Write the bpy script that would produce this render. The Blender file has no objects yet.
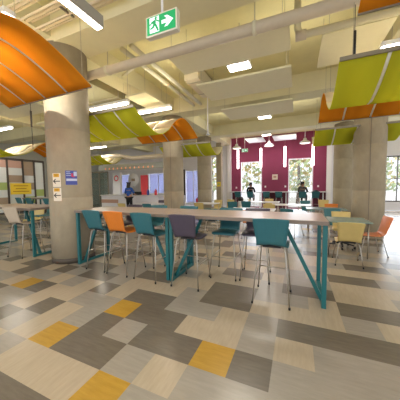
import bpy, bmesh, math, random
from mathutils import Vector, Matrix
random.seed(7)
R = math.radians
C = bpy.context.scene.collection

# ---------------------------------------------------------------- materials
def lin(h):
    h = h.lstrip('#')
    out = []
    for k in (0, 2, 4):
        v = int(h[k:k+2], 16)/255
        out.append(v/12.92 if v <= .04045 else ((v+.055)/1.055)**2.4)
    return (*out, 1)

def mat(name, col, rough=.5, metal=0, var=0, scale=8, stretch=(1, 1, 1), emit=0, bump=0, spec=.5, ecol=None):
    m = bpy.data.materials.new(name); m.use_nodes = True
    nt = m.node_tree; b = nt.nodes['Principled BSDF']
    b.inputs['Roughness'].default_value = rough
    b.inputs['Metallic'].default_value = metal
    b.inputs['Specular IOR Level'].default_value = spec
    c = lin(col)
    b.inputs['Base Color'].default_value = c
    if emit:
        b.inputs['Emission Color'].default_value = lin(ecol) if ecol else c
        b.inputs['Emission Strength'].default_value = emit
    if var or bump:
        tc = nt.nodes.new('ShaderNodeTexCoord'); mp = nt.nodes.new('ShaderNodeMapping')
        mp.inputs['Scale'].default_value = stretch
        n = nt.nodes.new('ShaderNodeTexNoise'); n.inputs['Scale'].default_value = scale
        n.inputs['Detail'].default_value = 6; n.inputs['Roughness'].default_value = .65
        nt.links.new(tc.outputs['Object'], mp.inputs[0]); nt.links.new(mp.outputs[0], n.inputs['Vector'])
        if var:
            mr = nt.nodes.new('ShaderNodeMapRange')
            mr.inputs['From Min'].default_value = .3; mr.inputs['From Max'].default_value = .7
            mr.inputs['To Min'].default_value = 1-var; mr.inputs['To Max'].default_value = 1+var
            mx = nt.nodes.new('ShaderNodeVectorMath'); mx.operation = 'SCALE'
            mx.inputs[0].default_value = c[:3]
            nt.links.new(n.outputs['Fac'], mr.inputs['Value']); nt.links.new(mr.outputs[0], mx.inputs['Scale'])
            nt.links.new(mx.outputs[0], b.inputs['Base Color'])
        if bump:
            bp = nt.nodes.new('ShaderNodeBump'); bp.inputs['Strength'].default_value = bump
            bp.inputs['Distance'].default_value = .01
            nt.links.new(n.outputs['Fac'], bp.inputs['Height']); nt.links.new(bp.outputs[0], b.inputs['Normal'])
    return m

def translucent(name, col, fac):
    m = bpy.data.materials.new(name); m.use_nodes = True; nt = m.node_tree; nt.nodes.clear()
    o = nt.nodes.new('ShaderNodeOutputMaterial'); mx = nt.nodes.new('ShaderNodeMixShader')
    a = nt.nodes.new('ShaderNodeBsdfDiffuse'); b = nt.nodes.new('ShaderNodeBsdfTranslucent')
    a.inputs[0].default_value = lin(col); b.inputs[0].default_value = lin(col); mx.inputs[0].default_value = fac
    n = nt.nodes.new('ShaderNodeTexNoise'); n.inputs['Scale'].default_value = 30
    bp = nt.nodes.new('ShaderNodeBump'); bp.inputs['Strength'].default_value = .08
    nt.links.new(n.outputs['Fac'], bp.inputs['Height']); nt.links.new(bp.outputs[0], a.inputs['Normal'])
    nt.links.new(a.outputs[0], mx.inputs[1]); nt.links.new(b.outputs[0], mx.inputs[2]); nt.links.new(mx.outputs[0], o.inputs[0])
    return m
M = {}
M['tile_dark'] = mat('tile_dark', '#6a6259', .26, var=.13, scale=5, stretch=(1, 7, 1))
M['tile_grey'] = mat('tile_grey', '#958e86', .26, var=.09, scale=5, stretch=(1, 7, 1))
M['tile_beige'] = mat('tile_beige', '#ab9d8a', .26, var=.09, scale=5, stretch=(7, 1, 1))
M['tile_yellow'] = mat('tile_yellow', '#ad8838', .26, var=.12, scale=5, stretch=(1, 7, 1))
M['concrete'] = mat('concrete', '#a59882', .8, var=.12, scale=4, stretch=(1, 1, .6), bump=.3)
M['slab'] = mat('slab', '#e4daa8', .9, var=.08, scale=1.5)
M['beam'] = mat('beam', '#e4dcb8', .9, var=.04, scale=2)
M['cloud'] = mat('cloud', '#efe9cc', .9, var=.02)
M['cloud_white'] = mat('cloud_white', '#eceaf0', .9)
M['pipe'] = mat('pipe', '#cfc1ac', .6, var=.04)
M['pipe_light'] = mat('pipe_light', '#d9d2b8', .6)
M['conduit'] = mat('conduit', '#ddd0b8', .5)
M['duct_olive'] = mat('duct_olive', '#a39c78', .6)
M['panel_back'] = translucent('panel_back', '#cfc3a2', .35)
M['dark_metal'] = mat('dark_metal', '#6c6252', .6)
M['green_panel'] = translucent('green_panel', '#cdce3a', .4)
M['orange_panel'] = translucent('orange_panel', '#ef9a2c', .4)
M['alu'] = mat('alu', '#ebe7da', .4)
M['rail'] = mat('rail', '#8d8578', .5, metal=.3)
M['teal_metal'] = mat('teal_metal', '#1c6469', .4)
M['chrome'] = mat('chrome', '#b4aca2', .28, metal=.85)
M['black'] = mat('black', '#17161a', .5)
M['teal_seat'] = mat('teal_seat', '#2e6a75', .38, var=.05, scale=6, stretch=(8, 1, 1))
M['orange_seat'] = mat('orange_seat', '#d97c2a', .38, var=.06, scale=6, stretch=(8, 1, 1))
M['coral_seat'] = mat('coral_seat', '#dc8860', .35, var=.06, scale=6, stretch=(8, 1, 1))
M['purple_seat'] = mat('purple_seat', '#4d4555', .4, var=.05)
M['yellow_seat'] = mat('yellow_seat', '#cdb676', .4, var=.05)
M['pale_seat'] = mat('pale_seat', '#c9b9a6', .4, var=.05)
M['top'] = mat('top', '#a8968a', .3, var=.05, scale=6, stretch=(1, 6, 1))
M['edge'] = mat('edge', '#7f7168', .5)
M['grey_top'] = mat('grey_top', '#7e938f', .25, var=.04)
M['white_top'] = mat('white_top', '#d9d6d6', .3)
M['maroon'] = mat('maroon', '#8a3456', .7, var=.04, scale=3)
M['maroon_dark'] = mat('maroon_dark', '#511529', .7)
M['white_wall'] = mat('white_wall', '#e6e3ea', .85)
M['grey_wall'] = mat('grey_wall', '#b9bbb4', .85)
M['white_paint'] = mat('white_paint', '#f2f0f2', .5)
M['green_sign'] = mat('green_sign', '#0f9a5c', .4, emit=.35)
M['sign_white'] = mat('sign_white', '#e4f2f4', .4, emit=.5)
M['sign_house'] = mat('sign_house', '#d8d2c4', .5)
M['paper'] = mat('paper', '#eadfce', .8)
M['paper_yellow'] = mat('paper_yellow', '#e0a82e', .8)
M['paper_sun'] = mat('paper_sun', '#efcf3e', .8)
M['ink'] = mat('ink', '#1a1616', .8)
M['ink_brown'] = mat('ink_brown', '#a8781c', .8)
M['blue_print'] = mat('blue_print', '#4a55a0', .7)
M['light_blue_print'] = mat('light_blue_print', '#c6cbe6', .7)
M['red_print'] = mat('red_print', '#d23a55', .7)
M['salmon'] = mat('salmon', '#c09a88', .7)
M['panel_brown'] = mat('panel_brown', '#a6927c', .7)
M['panel_white'] = mat('panel_white', '#d6dad6', .5)
M['panel_lime'] = mat('panel_lime', '#a6b86a', .6)
M['frame_dark'] = mat('frame_dark', '#4d443c', .6)
M['red_banner'] = mat('red_banner', '#e8505a', .6)
M['lamp'] = mat('lamp', '#fff6e6', .5, emit=14)
M['lamp_soft'] = mat('lamp_soft', '#fff2de', .5, emit=1.6)
M['tube'] = mat('tube', '#ffe9ec', .5, emit=7)
M['amber'] = mat('amber', '#e8a878', .5, emit=.5)
M['lamp_house'] = mat('lamp_house', '#96918a', .5)
M['silver'] = mat('silver', '#c8c8cc', .3, metal=.5)
M['cable'] = mat('cable', '#b3aa94', .5)
M['shirt_blue'] = mat('shirt_blue', '#2450a0', .8)
M['hair'] = mat('hair', '#1c1414', .6)
M['skin'] = mat('skin', '#b98a70', .6)
M['dark_cloth'] = mat('dark_cloth', '#17171d', .85)
M['grey_cloth'] = mat('grey_cloth', '#4c4a4a', .85)
M['ground_out'] = mat('ground_out', '#c9c6c0', .9, var=.1)
M['bark'] = mat('bark', '#6a5a48', .9)
M['leaf'] = mat('leaf', '#a5b585', .9, var=.4, scale=2.2)
M['leaf_gold'] = mat('leaf_gold', '#d2c48c', .9, var=.4, scale=2.2)
def glass_mat(name, tint=(1, 1, 1, 1), fac=.12, rough=.03):
    m = bpy.data.materials.new(name); m.use_nodes = True; nt = m.node_tree
    nt.nodes.clear()
    o = nt.nodes.new('ShaderNodeOutputMaterial'); mx = nt.nodes.new('ShaderNodeMixShader')
    t = nt.nodes.new('ShaderNodeBsdfTransparent'); g = nt.nodes.new('ShaderNodeBsdfGlossy')
    t.inputs[0].default_value = tint; g.inputs['Roughness'].default_value = rough
    mx.inputs[0].default_value = fac
    nt.links.new(t.outputs[0], mx.inputs[1]); nt.links.new(g.outputs[0], mx.inputs[2]); nt.links.new(mx.outputs[0], o.inputs[0])
    return m
M['blind'] = translucent('blind', '#c4c6dc', .35)
M['glass'] = glass_mat('glass', fac=.06)
M['glass_teal'] = glass_mat('glass_teal', tint=(.62, .72, .68, 1), fac=.25, rough=.2)

# ---------------------------------------------------------------- mesh builder
class MB:
    def __init__(s): s.v = []; s.f = []; s.m = []; s.sm = []; s.cur = 0
    def add(s, vs, fs, smooth=False):
        o = len(s.v); s.v += [tuple(v) for v in vs]
        for f in fs: s.f.append([o+i for i in f]); s.m.append(s.cur); s.sm.append(smooth)
    def box(s, x0, x1, y0, y1, z0, z1, T=None):
        vs = [Vector((x, y, z)) for z in (z0, z1) for y in (y0, y1) for x in (x0, x1)]
        if T: vs = [T @ v for v in vs]
        s.add(vs, [(0, 2, 3, 1), (4, 5, 7, 6), (0, 1, 5, 4), (2, 6, 7, 3), (0, 4, 6, 2), (1, 3, 7, 5)])
        return s
    def beam(s, a, b, w, h=None):                      # rectangular bar between two points
        h = h or w; a = Vector(a); b = Vector(b); d = (b-a).normalized()
        up = Vector((0, 0, 1)) if abs(d.z) < .95 else Vector((0, 1, 0))
        sx = d.cross(up).normalized()*w/2; sy = sx.cross(d).normalized()*h/2
        vs = [p+i*sx+j*sy for p in (a, b) for i, j in ((-1, -1), (1, -1), (1, 1), (-1, 1))]
        s.add(vs, [(0, 1, 2, 3), (7, 6, 5, 4), (0, 4, 5, 1), (1, 5, 6, 2), (2, 6, 7, 3), (3, 7, 4, 0)])
        return s
    def tube(s, pts, r, n=8, cap=True):
        pts = [Vector(p) for p in pts]; rs = r if isinstance(r, (list, tuple)) else [r]*len(pts)
        o = []; prev = None
        for i, p in enumerate(pts):
            d = ((pts[min(i+1, len(pts)-1)]-pts[max(i-1, 0)])).normalized()
            if prev is None:
                up = Vector((0, 0, 1)) if abs(d.z) < .9 else Vector((1, 0, 0))
                u = d.cross(up).normalized()
            else:
                u = (prev-d*prev.dot(d)).normalized()
            prev = u; w = d.cross(u)
            o += [p+(u*math.cos(2*math.pi*k/n)+w*math.sin(2*math.pi*k/n))*rs[i] for k in range(n)]
        fs = []
        for i in range(len(pts)-1):
            for k in range(n):
                a = i*n+k; b = i*n+(k+1) % n
                fs.append((a, b, b+n, a+n))
        if cap: fs.append(tuple(range(n-1, -1, -1))); fs.append(tuple(range((len(pts)-1)*n, len(pts)*n)))
        s.add(o, fs, True)
        return s
    def lathe(s, prof, n=24, c=(0, 0, 0)):
        o = []; 
        for r, z in prof:
            o += [(c[0]+r*math.cos(2*math.pi*k/n), c[1]+r*math.sin(2*math.pi*k/n), c[2]+z) for k in range(n)]
        fs = []
        for i in range(len(prof)-1):
            for k in range(n):
                a = i*n+k; b = i*n+(k+1) % n
                fs.append((a, b, b+n, a+n))
        fs.append(tuple(range(n-1, -1, -1))); fs.append(tuple(range((len(prof)-1)*n, len(prof)*n)))
        s.add(o, fs, True)
        return s
    def prism(s, poly, y0, y1, T=None):                # polygon in xz, extruded along y
        n = len(poly)
        vs = [Vector((x, y, z)) for y in (y0, y1) for x, z in poly]
        if T: vs = [T @ v for v in vs]
        s.add(vs, [tuple(range(n)), tuple(range(2*n-1, n-1, -1))]+[(i, i+n, (i+1) % n+n, (i+1) % n) for i in range(n)])
        return s
    def build(s, name, mats, parent=None, bevel=0, loc=None):
        me = bpy.data.meshes.new(name); me.from_pydata(s.v, [], s.f)
        if not isinstance(mats, (list, tuple)): mats = [mats]
        for m in mats: me.materials.append(m)
        me.polygons.foreach_set('material_index', s.m); me.polygons.foreach_set('use_smooth', s.sm)
        me.update()
        bm = bmesh.new(); bm.from_mesh(me); bmesh.ops.recalc_face_normals(bm, faces=bm.faces); bm.to_mesh(me); bm.free()
        o = bpy.data.objects.new(name, me); C.objects.link(o)
        if parent: o.parent = parent
        if loc: o.location = loc
        if bevel:
            b = o.modifiers.new('bevel', 'BEVEL'); b.width = bevel; b.segments = 2; b.limit_method = 'ANGLE'
        return o

def tag(o, label=None, cat=None, group=None, kind=None):
    if label: o['label'] = label
    if cat: o['category'] = cat
    if group: o['group'] = group
    if kind: o['kind'] = kind
    return o
def empty(name, loc, rz=0):
    o = bpy.data.objects.new(name, None); C.objects.link(o); o.location = loc; o.rotation_euler = (0, 0, rz)
    o.empty_display_size = .1
    return o
def struct(o): o['kind'] = 'structure'; return o
def kids(o): return [c for c in bpy.data.objects if c.parent == o]
def copy_tree(o, parent=None):
    c = o.copy(); C.objects.link(c); c.parent = parent
    for ch in kids(o): copy_tree(ch, c)
    return c
def area(name, loc, sx, sy, power, col=(1, .95, .86), rot=(0, 0, 0)):
    l = bpy.data.lights.new(name, 'AREA'); l.shape = 'RECTANGLE'; l.size = sx; l.size_y = sy; l.energy = power; l.color = col
    o = bpy.data.objects.new(name, l); C.objects.link(o); o.location = loc; o.rotation_euler = rot
    return o

# ---------------------------------------------------------------- floor
T = .325
cells = {}
def S(c, *ij):
    for p in ij: cells[p] = c
def row(j, i0, s):
    for k, ch in enumerate(s):
        if ch != '.': cells[(i0+k, j)] = ch
row(-3, -7, 'DDDDGG')
row(-2, -7, 'GBBBYGGGGG')
row(-1, -10, 'GDGBYDDGBGGGGG')
row(0, -12, 'DGGBDBGDGDDYDGGGGG')
row(1, -14, 'GGBYDBBGGYDDBBGBGGGG')
row(2, -15, 'BBDGGBGBDBDDGGBGDDDDGG')
row(3, -16, 'DBDDBDGDDGBBBGDDBBBGBB')
row(4, -17, 'GGBBDDGDDGGDDBBDDGGBDDGG')
row(5, -9, 'BGGBDGBBBGDDBBGG')
row(6, -9, 'GBBGGBBDDBGGBBBGG')
row(7, -9, 'DDBBGGGBBGGBDDGG')
row(8, -9, 'GGBDDBBGGBBGBBBG')
row(9, -9, 'BBGGBBDDGGBBGDDB')
rnd = random.Random(11)
fm = MB()
order = 'DGBY'
ni0, ni1, nj0, nj1 = -50, 36, -15, 42
patch = {}
for j in range(nj0, nj1):
    i = ni0
    while i < ni1:
        L = rnd.choice((1, 2, 2, 3, 4)); ch = rnd.choices('DGBY', (.27, .34, .36, .03))[0]
        if ch == 'Y': L = 1
        for k in range(L): patch[(i+k, j)] = ch
        i += L
for j in range(nj0, nj1):
    for i in range(ni0, ni1):
        ch = cells.get((i, j)) or patch[(i, j)]
        fm.cur = order.index(ch)
        x0 = (i-1.519)*T; y0 = (j+4.887)*T
        fm.add([(x0, y0, 0), (x0+T, y0, 0), (x0+T, y0+T, 0), (x0, y0+T, 0)], [(0, 1, 2, 3)])
floor = fm.build('floor', [M['tile_dark'], M['tile_grey'], M['tile_beige'], M['tile_yellow']])
struct(floor)

# ---------------------------------------------------------------- ceiling, beams, columns
XL, XR, YB, YF = -16.2, 9.0, 15.3, -3.2
struct(MB().box(XL, XR, YF, YB+.2, 4.75, 4.95).build('ceiling', M['slab']))
tn = 0
def trim(mb, m):
    global tn
    tn += 1
    return struct(mb.build('trim_%d' % tn, m))
for y in (3.2, 7.7, 11.95):
    trim(MB().box(XL, XR, y-.32, y+.32, 4.2, 4.76), M['beam'])
for x in (-11, -4.5, 1.95, 8.4):
    trim(MB().box(x-.28, x+.28, YF, YB, 4.3, 4.76), M['beam'])
cols = [(-4.35, 3.23), (-4.55, 7.85), (-4.83, 11.83), (1.95, 8.06), (1.95, 11.95), (-11.0, 7.9), (-11.0, 3.23)]
coldesc = ['thick concrete column nearest the camera with notices taped on it',
 'round concrete column in the middle, behind the long high table',
 'slim-looking round concrete column at the back, beside the pale window',
 'round concrete column at right beside the coral chair',
 'round column behind the right concrete column near the maroon wall',
 'round concrete column far off at left', 'round concrete column left of the divider']
for (x, y), d in list(zip(cols, coldesc))[:5]:
    t = empty('concrete_column', (x, y, 0)); tag(t, d, 'column')
    b = MB(); b.lathe([(.4, .0), (.4, 1.3), (.397, 1.305), (.4, 1.31), (.4, 2.62), (.397, 2.625), (.4, 2.63), (.4, 4.22)], 48); b.build('shaft', M['concrete'], t)
    b = MB(); b.lathe([(.408, 0), (.408, .1), (.4, .1)], 48); b.build('skirting', M['frame_dark'], t)
# vertical seam with small tie holes on the columns at mid distance
def seam(x, y, ang, par):
    b = MB(); c = math.cos(R(ang)); s_ = math.sin(R(ang))
    b.beam((.402*c, .402*s_, .1), (.402*c, .402*s_, 3.9), .012); b.build('seam', M['edge'], par)
for o in list(bpy.data.objects):
    if o.name.startswith('concrete_column') and abs(o.location.y-8) < .6: seam(0, 0, -100 if o.location.x > 0 else -75, o)

# ---------------------------------------------------------------- back walls
def wall_with_holes(name, m, x0, x1, y0, y1, z1, holes):
    b = MB(); xs = x0
    for hx0, hx1, hz0, hz1 in sorted(holes):
        b.box(xs, hx0, y0, y1, 0, z1)
        if hz0 > 0: b.box(hx0, hx1, y0, y1, 0, hz0)
        b.box(hx0, hx1, y0, y1, hz1, z1); xs = hx1
    b.box(xs, x1, y0, y1, 0, z1)
    return struct(b.build(name, m))
wall_with_holes('wall_back', M['maroon'], -4.2, 1.62, YB, YB+.2, 4.76, [(-3.55, -2.12, .05, 3.1), (-.5, .92, .05, 3.15)])
LH = [(-15.2, -13.2, .9, 2.6), (-11.3, -9.4, .9, 2.6), (-7.9, -6.5, .1, 2.7), (-5.75, -4.85, .2, 3.6)]
wall_with_holes('wall_left_back', M['white_wall'], XL, -4.2, YB, YB+.2, 4.76, LH)
RH = [(2.4, 3.6, .3, 3.0), (4.0, 6.0, .5, 3.0), (6.3, 8.6, .5, 3.0)]
wall_with_holes('wall_right_back', M['white_wall'], 1.62, XR, YB, YB+.2, 4.76, RH)
struct(MB().box(XL-.2, XL, YF, YB+.2, 0, 4.76).build('wall_left', M['grey_wall']))
wn = 0
def window(x0, x1, z0, z1, nx, nz, m=None, f=.06):
    global wn
    wn += 1
    w = empty('window_%d' % wn, ((x0+x1)/2, YB+.1, z0)); struct(w)
    b = MB(); hw = (x1-x0)/2; h = z1-z0
    b.box(-hw, -hw+f, -.05, .05, 0, h); b.box(hw-f, hw, -.05, .05, 0, h)
    b.box(-hw+f, hw-f, -.05, .05, 0, f); b.box(-hw+f, hw-f, -.05, .05, h-f, h)
    for k in range(1, nx): x = -hw+2*hw*k/nx; b.box(x-.02, x+.02, -.04, .04, f, h-f)
    for k in range(1, nz): z = h*k/nz; b.box(-hw+f, hw-f, -.035, .035, z-.02, z+.02)
    b.build('window_frame', m or M['white_paint'], w)
    p = MB(); p.box(-hw+f, hw-f, -.004, .004, f, h-f); p.build('pane', M['glass'], w)
window(-3.55, -2.12, .05, 3.1, 2, 3)
window(-.5, .92, .05, 3.15, 1, 1)
for h in LH: window(*h, 2 if h[1]-h[0] > 1.2 else 1, 1)
for w_ in [o for o in bpy.data.objects if o.name in ('window_3', 'window_4', 'window_5')]:
    x0_, x1_, z0_, z1_ = LH[int(w_.name[-1])-3]; hw = (x1_-x0_)/2-.07
    MB().box(-hw, hw, .02, .024, .07, z1_-z0_-.07).build('roller_blind', M['blind'], w_)
for h in RH: window(*h, 2, 2, M['frame_dark'])
trim(MB().box(1.62, 1.86, YB-.16, YB, 0, 4.7), M['white_paint'])
trim(MB().box(-4.45, -4.2, YB-.14, YB, 0, 4.7), M['white_paint'])
# square pilaster left of the maroon wall
pil = empty('concrete_pilaster', (-4.72, 14.2, 0)); tag(pil, 'narrow brownish concrete pier left of the maroon wall with a yellow notice', 'column')
MB().box(-.17, .17, -.17, .17, 0, 4.3).build('shaft', M['concrete'], pil)
MB().box(-.176, .176, -.176, .176, 0, .1).build('skirting', M['frame_dark'], pil)
# thin boxes make the maroon wall darker below the counter
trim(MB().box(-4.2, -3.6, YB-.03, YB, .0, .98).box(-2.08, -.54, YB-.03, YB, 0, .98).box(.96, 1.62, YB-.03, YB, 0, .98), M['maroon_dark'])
# counter along the back windows
cn = empty('window_counter', (-1.3, 15.02, 0)); tag(cn, 'long white counter running along the maroon wall in front of the windows', 'counter')
MB().box(-2.9, 2.9, -.25, .25, 1.03, 1.09).build('countertop', M['white_top'], cn, bevel=.01)
for x in (-2.8, -.9, .7, 2.75): MB().beam((x, 0, 0), (x, 0, 1.03), .05).build('leg', M['white_paint'], cn)

# outlets and a small square plate on the maroon wall
for x, z, l in ((-3.85, 1.35, 'small white outlet plate left of the left window on the maroon wall'),
                (-1.9, 1.4, 'small white outlet plate right of the left window on the maroon wall'),
                (-.66, 1.4, 'small white outlet plate just left of the right window on maroon wall'),
                (1.2, 1.4, 'small white outlet plate right of the right window on maroon wall')):
    b = MB(); b.box(x-.05, x+.05, YB-.02, YB-.0, z-.06, z+.06); tag(b.build('outlet_plate', M['white_paint']), l, 'outlet', 'outlets on the maroon wall')
pt = empty('wall_panel', (-1.3, YB, 1.85)); tag(pt, 'cream square control panel mounted on the maroon wall between windows', 'wall panel')
MB().box(-.17, .17, -.04, 0, 0, .34).build('cover', M['paper'], pt, bevel=.01)
MB().box(-.09, .09, -.045, -.04, .12, .24).build('display', M['salmon'], pt)

# ---------------------------------------------------------------- shells for chairs
def shell_mesh(profile, lo=0, hi=None, th=.012, dish=.018, n=9):
    """profile: list of (y, z, halfwidth); rows lo..hi of it become one curved moulded sheet"""
    b = MB(); P = []
    m = len(profile)
    for i, (y, z, w) in enumerate(profile):
        a = profile[max(i-1, 0)]; c = profile[min(i+1, m-1)]
        d = Vector((0, c[0]-a[0], c[1]-a[1])).normalized(); nrm = Vector((0, -d.z, d.y))
        P.append((y, z, w, nrm))
    P = P[lo:hi]; m = len(P)
    def lay(off):
        out = []
        for y, z, w, nr in P:
            for k in range(n):
                u = -1+2*k/(n-1)
                lift = dish*(u*u)
                out.append(Vector((w*u, y, z))+nr*(off+lift))
        return out
    top, bot = lay(th/2), lay(-th/2); N = m*n
    fs = []
    for i in range(m-1):
        for k in range(n-1):
            a = i*n+k; fs.append((a, a+1, a+n+1, a+n)); fs.append((N+a, N+a+n, N+a+n+1, N+a+1))
    for k in range(n-1):
        fs.append((k, N+k, N+k+1, k+1)); a = (m-1)*n+k; fs.append((a, a+1, N+a+1, N+a))
    for i in range(m-1):
        a = i*n; fs.append((a, a+n, N+a+n, N+a)); a = i*n+n-1; fs.append((a, N+a, N+a+n, a+n))
    b.add(top+bot, fs, True)
    return b

def chair_profiles(sz, bt):
    """seat height, back top height; chair faces +y"""
    seat = [(.235, sz-.03, .165), (.225, sz-.008, .185), (.19, sz+.004, .198), (.1, sz, .205), (0, sz-.006, .205), (-.08, sz-.006, .2), (-.12, sz-.002, .194), (-.155, sz+.005, .187)]
    h = bt-sz
    back = [(-.178, sz+.018, .18), (-.192, sz+.038, .178), (-.203, sz+.065, .178), (-.212, sz+.1, .181), (-.24, sz+.5*h, .193), (-.262, sz+.72*h, .201), (-.283, bt-.035, .209), (-.29, bt-.01, .209), (-.294, bt, .202)]
    return seat+back, len(seat)

def make_stool(m, name='bar_stool', sz=.745, bt=1.10, foot=.222, ring=.34):
    t = empty(name, (0, 0, 0))
    prof, q = chair_profiles(sz, bt)
    shell_mesh(prof, 0, q).build('seat', m, t); shell_mesh(prof, q-1).build('backrest', m, t)
    zt = sz-.03
    b = MB(); b.box(-.11, .11, -.13, .1, sz-.04, sz-.012); b.build('seat_bracket', M['black'], t, bevel=.006)
    for sx in (-1, 1):
        for sy in (-1, 1):
            foot_p = (sx*foot, sy*foot*1.13, .0); knee = (sx*.165, sy*.16, zt-.05); top = (sx*.1, sy*.1, zt)
            l = MB(); l.tube([foot_p, tuple(Vector(foot_p).lerp(Vector(knee), .5)), knee, (sx*.155, sy*.148, zt-.015), (sx*.135, sy*.13, zt-.002), top], .0085, 8)
            lg = l.build('leg', M['chrome'], t)
            MB().tube([foot_p, (foot_p[0]*.995, foot_p[1]*.995, .03)], .0125, 8).build('foot_cap', M['black'], lg)
    if ring:
        k = (ring)/(zt-.05)
        c = [(sx*(foot+(.165-foot)*k), sy*(foot*1.13+(.16-foot*1.13)*k), ring) for sx, sy in ((-1, 1), (1, 1), (1, -1), (-1, -1))]
        rb = MB(); rb.tube([c[0], c[1]], .008); rb.tube([c[0], c[3]], .008); rb.tube([c[1], c[2]], .008)
        rb.build('footrest', M['chrome'], t)
    return t
def make_chair(m): return make_stool(m, 'side_chair', .45, .82, .215, 0)
def make_swivel(m):
    t = empty('swivel_chair', (0, 0, 0)); prof, q = chair_profiles(.46, .82)
    shell_mesh(prof, 0, q).build('seat', m, t); shell_mesh(prof, q-1).build('backrest', m, t)
    MB().tube([(0, 0, .1), (0, 0, .44)], .025).build('gas_column', M['black'], t)
    MB().box(-.1, .1, -.1, .1, .42, .45).build('seat_bracket', M['black'], t)
    b = MB()
    for k in range(5):
        a = 2*math.pi*k/5+.3; b.beam((0, 0, .12), (.27*math.cos(a), .27*math.sin(a), .075), .035, .025)
    b.build('star_base', M['black'], t)
    for k in range(5):
        a = 2*math.pi*k/5+.3; x, y = .27*math.cos(a), .27*math.sin(a)
        MB().tube([(x-.018, y, .028), (x+.018, y, .028)], .028, 10).build('caster', M['black'], t)
    return t
protos = {}
def place(kind, color, x, y, rz, label, group=None):
    key = (kind, color)
    if key not in protos:
        t = {'stool': make_stool, 'chair': make_chair, 'swivel': make_swivel}[kind](M[color+'_seat']); protos[key] = t
    else: t = copy_tree(protos[key])
    t.location = (x, y, 0); t.rotation_euler = (0, 0, R(rz))
    tag(t, label, 'stool' if kind == 'stool' else 'chair', group)
    return t
G1 = 'stools on the near side of the long high table'
place('stool', 'teal', -3.31, 3.1, 0, 'teal bar stool beside the big concrete column, left end of long table', G1)
place('stool', 'orange', -2.79, 3.08, 0, 'orange bar stool seen from behind at the long high table', G1)
place('stool', 'teal', -2.18, 3.06, -4, 'teal bar stool between the orange stool and the dark purple stool', G1)
place('stool', 'purple', -1.49, 3.07, 0, 'dark purple bar stool with back to camera near the table joint', G1)
place('stool', 'teal', -.28, 3.04, 0, 'teal bar stool nearest to the camera, right half of the long table', G1)
G2 = 'stools on the far side of the long high table'
place('stool', 'purple', -3.35, 3.72, 180, 'purple stool across the long table behind the orange stool', G2)
place('stool', 'teal', -2.72, 3.74, 180, 'teal stool across the table just right of the near middle teal stool', G2)
place('stool', 'teal', -2.02, 3.74, 176, 'teal stool across the table behind the near purple stool', G2)
place('stool', 'teal', -1.08, 3.60, 180, 'teal stool facing the camera across the table, left of the nearest stool', G2)
place('stool', 'purple', -.6, 3.66, 184, 'dark purple stool facing the camera, half hidden by the nearest teal stool', G2)

# ---------------------------------------------------------------- high tables
def high_table(x0, x1, y0, y1, label, group=None):
    t = empty('high_table', ((x0+x1)/2, (y0+y1)/2, 0)); tag(t, label, 'table', group)
    hx = (x1-x0)/2; hy = (y1-y0)/2
    b = MB(); b.box(-hx, hx, -hy, hy, 1.018, 1.07); b.build('tabletop', M['top'], t, bevel=.004)
    b = MB(); b.box(-hx-.002, hx+.002, -hy-.002, hy+.002, 1.02, 1.064); b.build('edge_band', M['edge'], t)
    w = .05; ly = hy-.05
    for s in (-1, 1):
        x = s*(hx-.03)
        for sy in (-1, 1): MB().box(x-w/2, x+w/2, sy*ly-w/2, sy*ly+w/2, 0, 1.018).build('leg', M['teal_metal'], t)
        MB().box(x-w/2+.001, x+w/2-.001, -ly+w/2, ly-w/2, 0.004, .05).build('floor_bar', M['teal_metal'], t)
        MB().beam((x-s*.01, -ly+.12 if True else 0, .045), (x-s*.48, -ly+.12, 1.018), .045).build('brace', M['teal_metal'], t)
    return t
GT = 'long high tables placed end to end'
high_table(-3.92, -1.84, 2.95, 3.78, 'left half of the long laminate high table, ending at the big column', GT)
high_table(-1.83, .35, 2.95, 3.78, 'right half of the long laminate high table with teal frame nearest the camera', GT)
high_table(-7.35, -5.2, 2.9, 3.72, 'high table left of the big concrete column with pale stool')
place('stool', 'pale', -5.6, 3.0, 6, 'pale cream bar stool at the left edge of the photo')
high_table(-11.3, -8.6, 6.0, 6.8, 'farther high table at far left in front of the coloured divider')
place('stool', 'teal', -10.95, 5.95, 0, 'teal stool at far left at the farther high table, left one', 'teal stools at the far left table')
place('stool', 'teal', -10.25, 5.95, 0, 'teal stool at far left at the farther table, under the yellow sign', 'teal stools at the far left table')
place('stool', 'teal', -8.75, 5.75, 0, 'teal stool standing just left of the big concrete column', 'teal stools at the far left table')
place('stool', 'teal', -6.6, 4.0, 180, 'teal stool under the far side of the left high table')
place('chair', 'yellow', -8.3, 4.7, 200, 'yellow chair seen beneath the left high table, left one')
place('chair', 'yellow', -7.2, 5.0, 170, 'yellow chair seen beneath the left high table next to the column')

# ---------------------------------------------------------------- low tables
def low_table(x, y, rz, w, d, m, label, h=.74):
    t = empty('low_table', (x, y, 0), R(rz)); tag(t, label, 'table')
    MB().box(-w/2, w/2, -d/2, d/2, h-.028, h).build('tabletop', m, t, bevel=.006)
    for sx in (-1, 1):
        for sy in (-1, 1): MB().tube([(sx*(w/2-.06), sy*(d/2-.06), 0), (sx*(w/2-.06), sy*(d/2-.06), h-.028)], .013).build('leg', M['chrome'], t)
    return t
low_table(.98, 5.65, 0, .8, .75, M['grey_top'], 'low grey-green table between the yellow chairs and the coral chair')
place('chair', 'yellow', .9, 4.93, -2, 'yellow chair with its back to the camera right of the long table')
place('chair', 'coral', 1.45, 5.74, 96, 'coral orange chair in profile in front of the right concrete column')
place('swivel', 'yellow', 1.0, 6.15, 176, 'yellow chair on black casters behind the low grey-green table')
place('chair', 'teal', .93, 6.95, 180, 'teal chair behind the yellow chairs, left of the right column')
low_table(.85, 8.1, 0, 1.1, .75, M['grey_top'], 'low grey table left of the right concrete column, second from camera')
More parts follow.
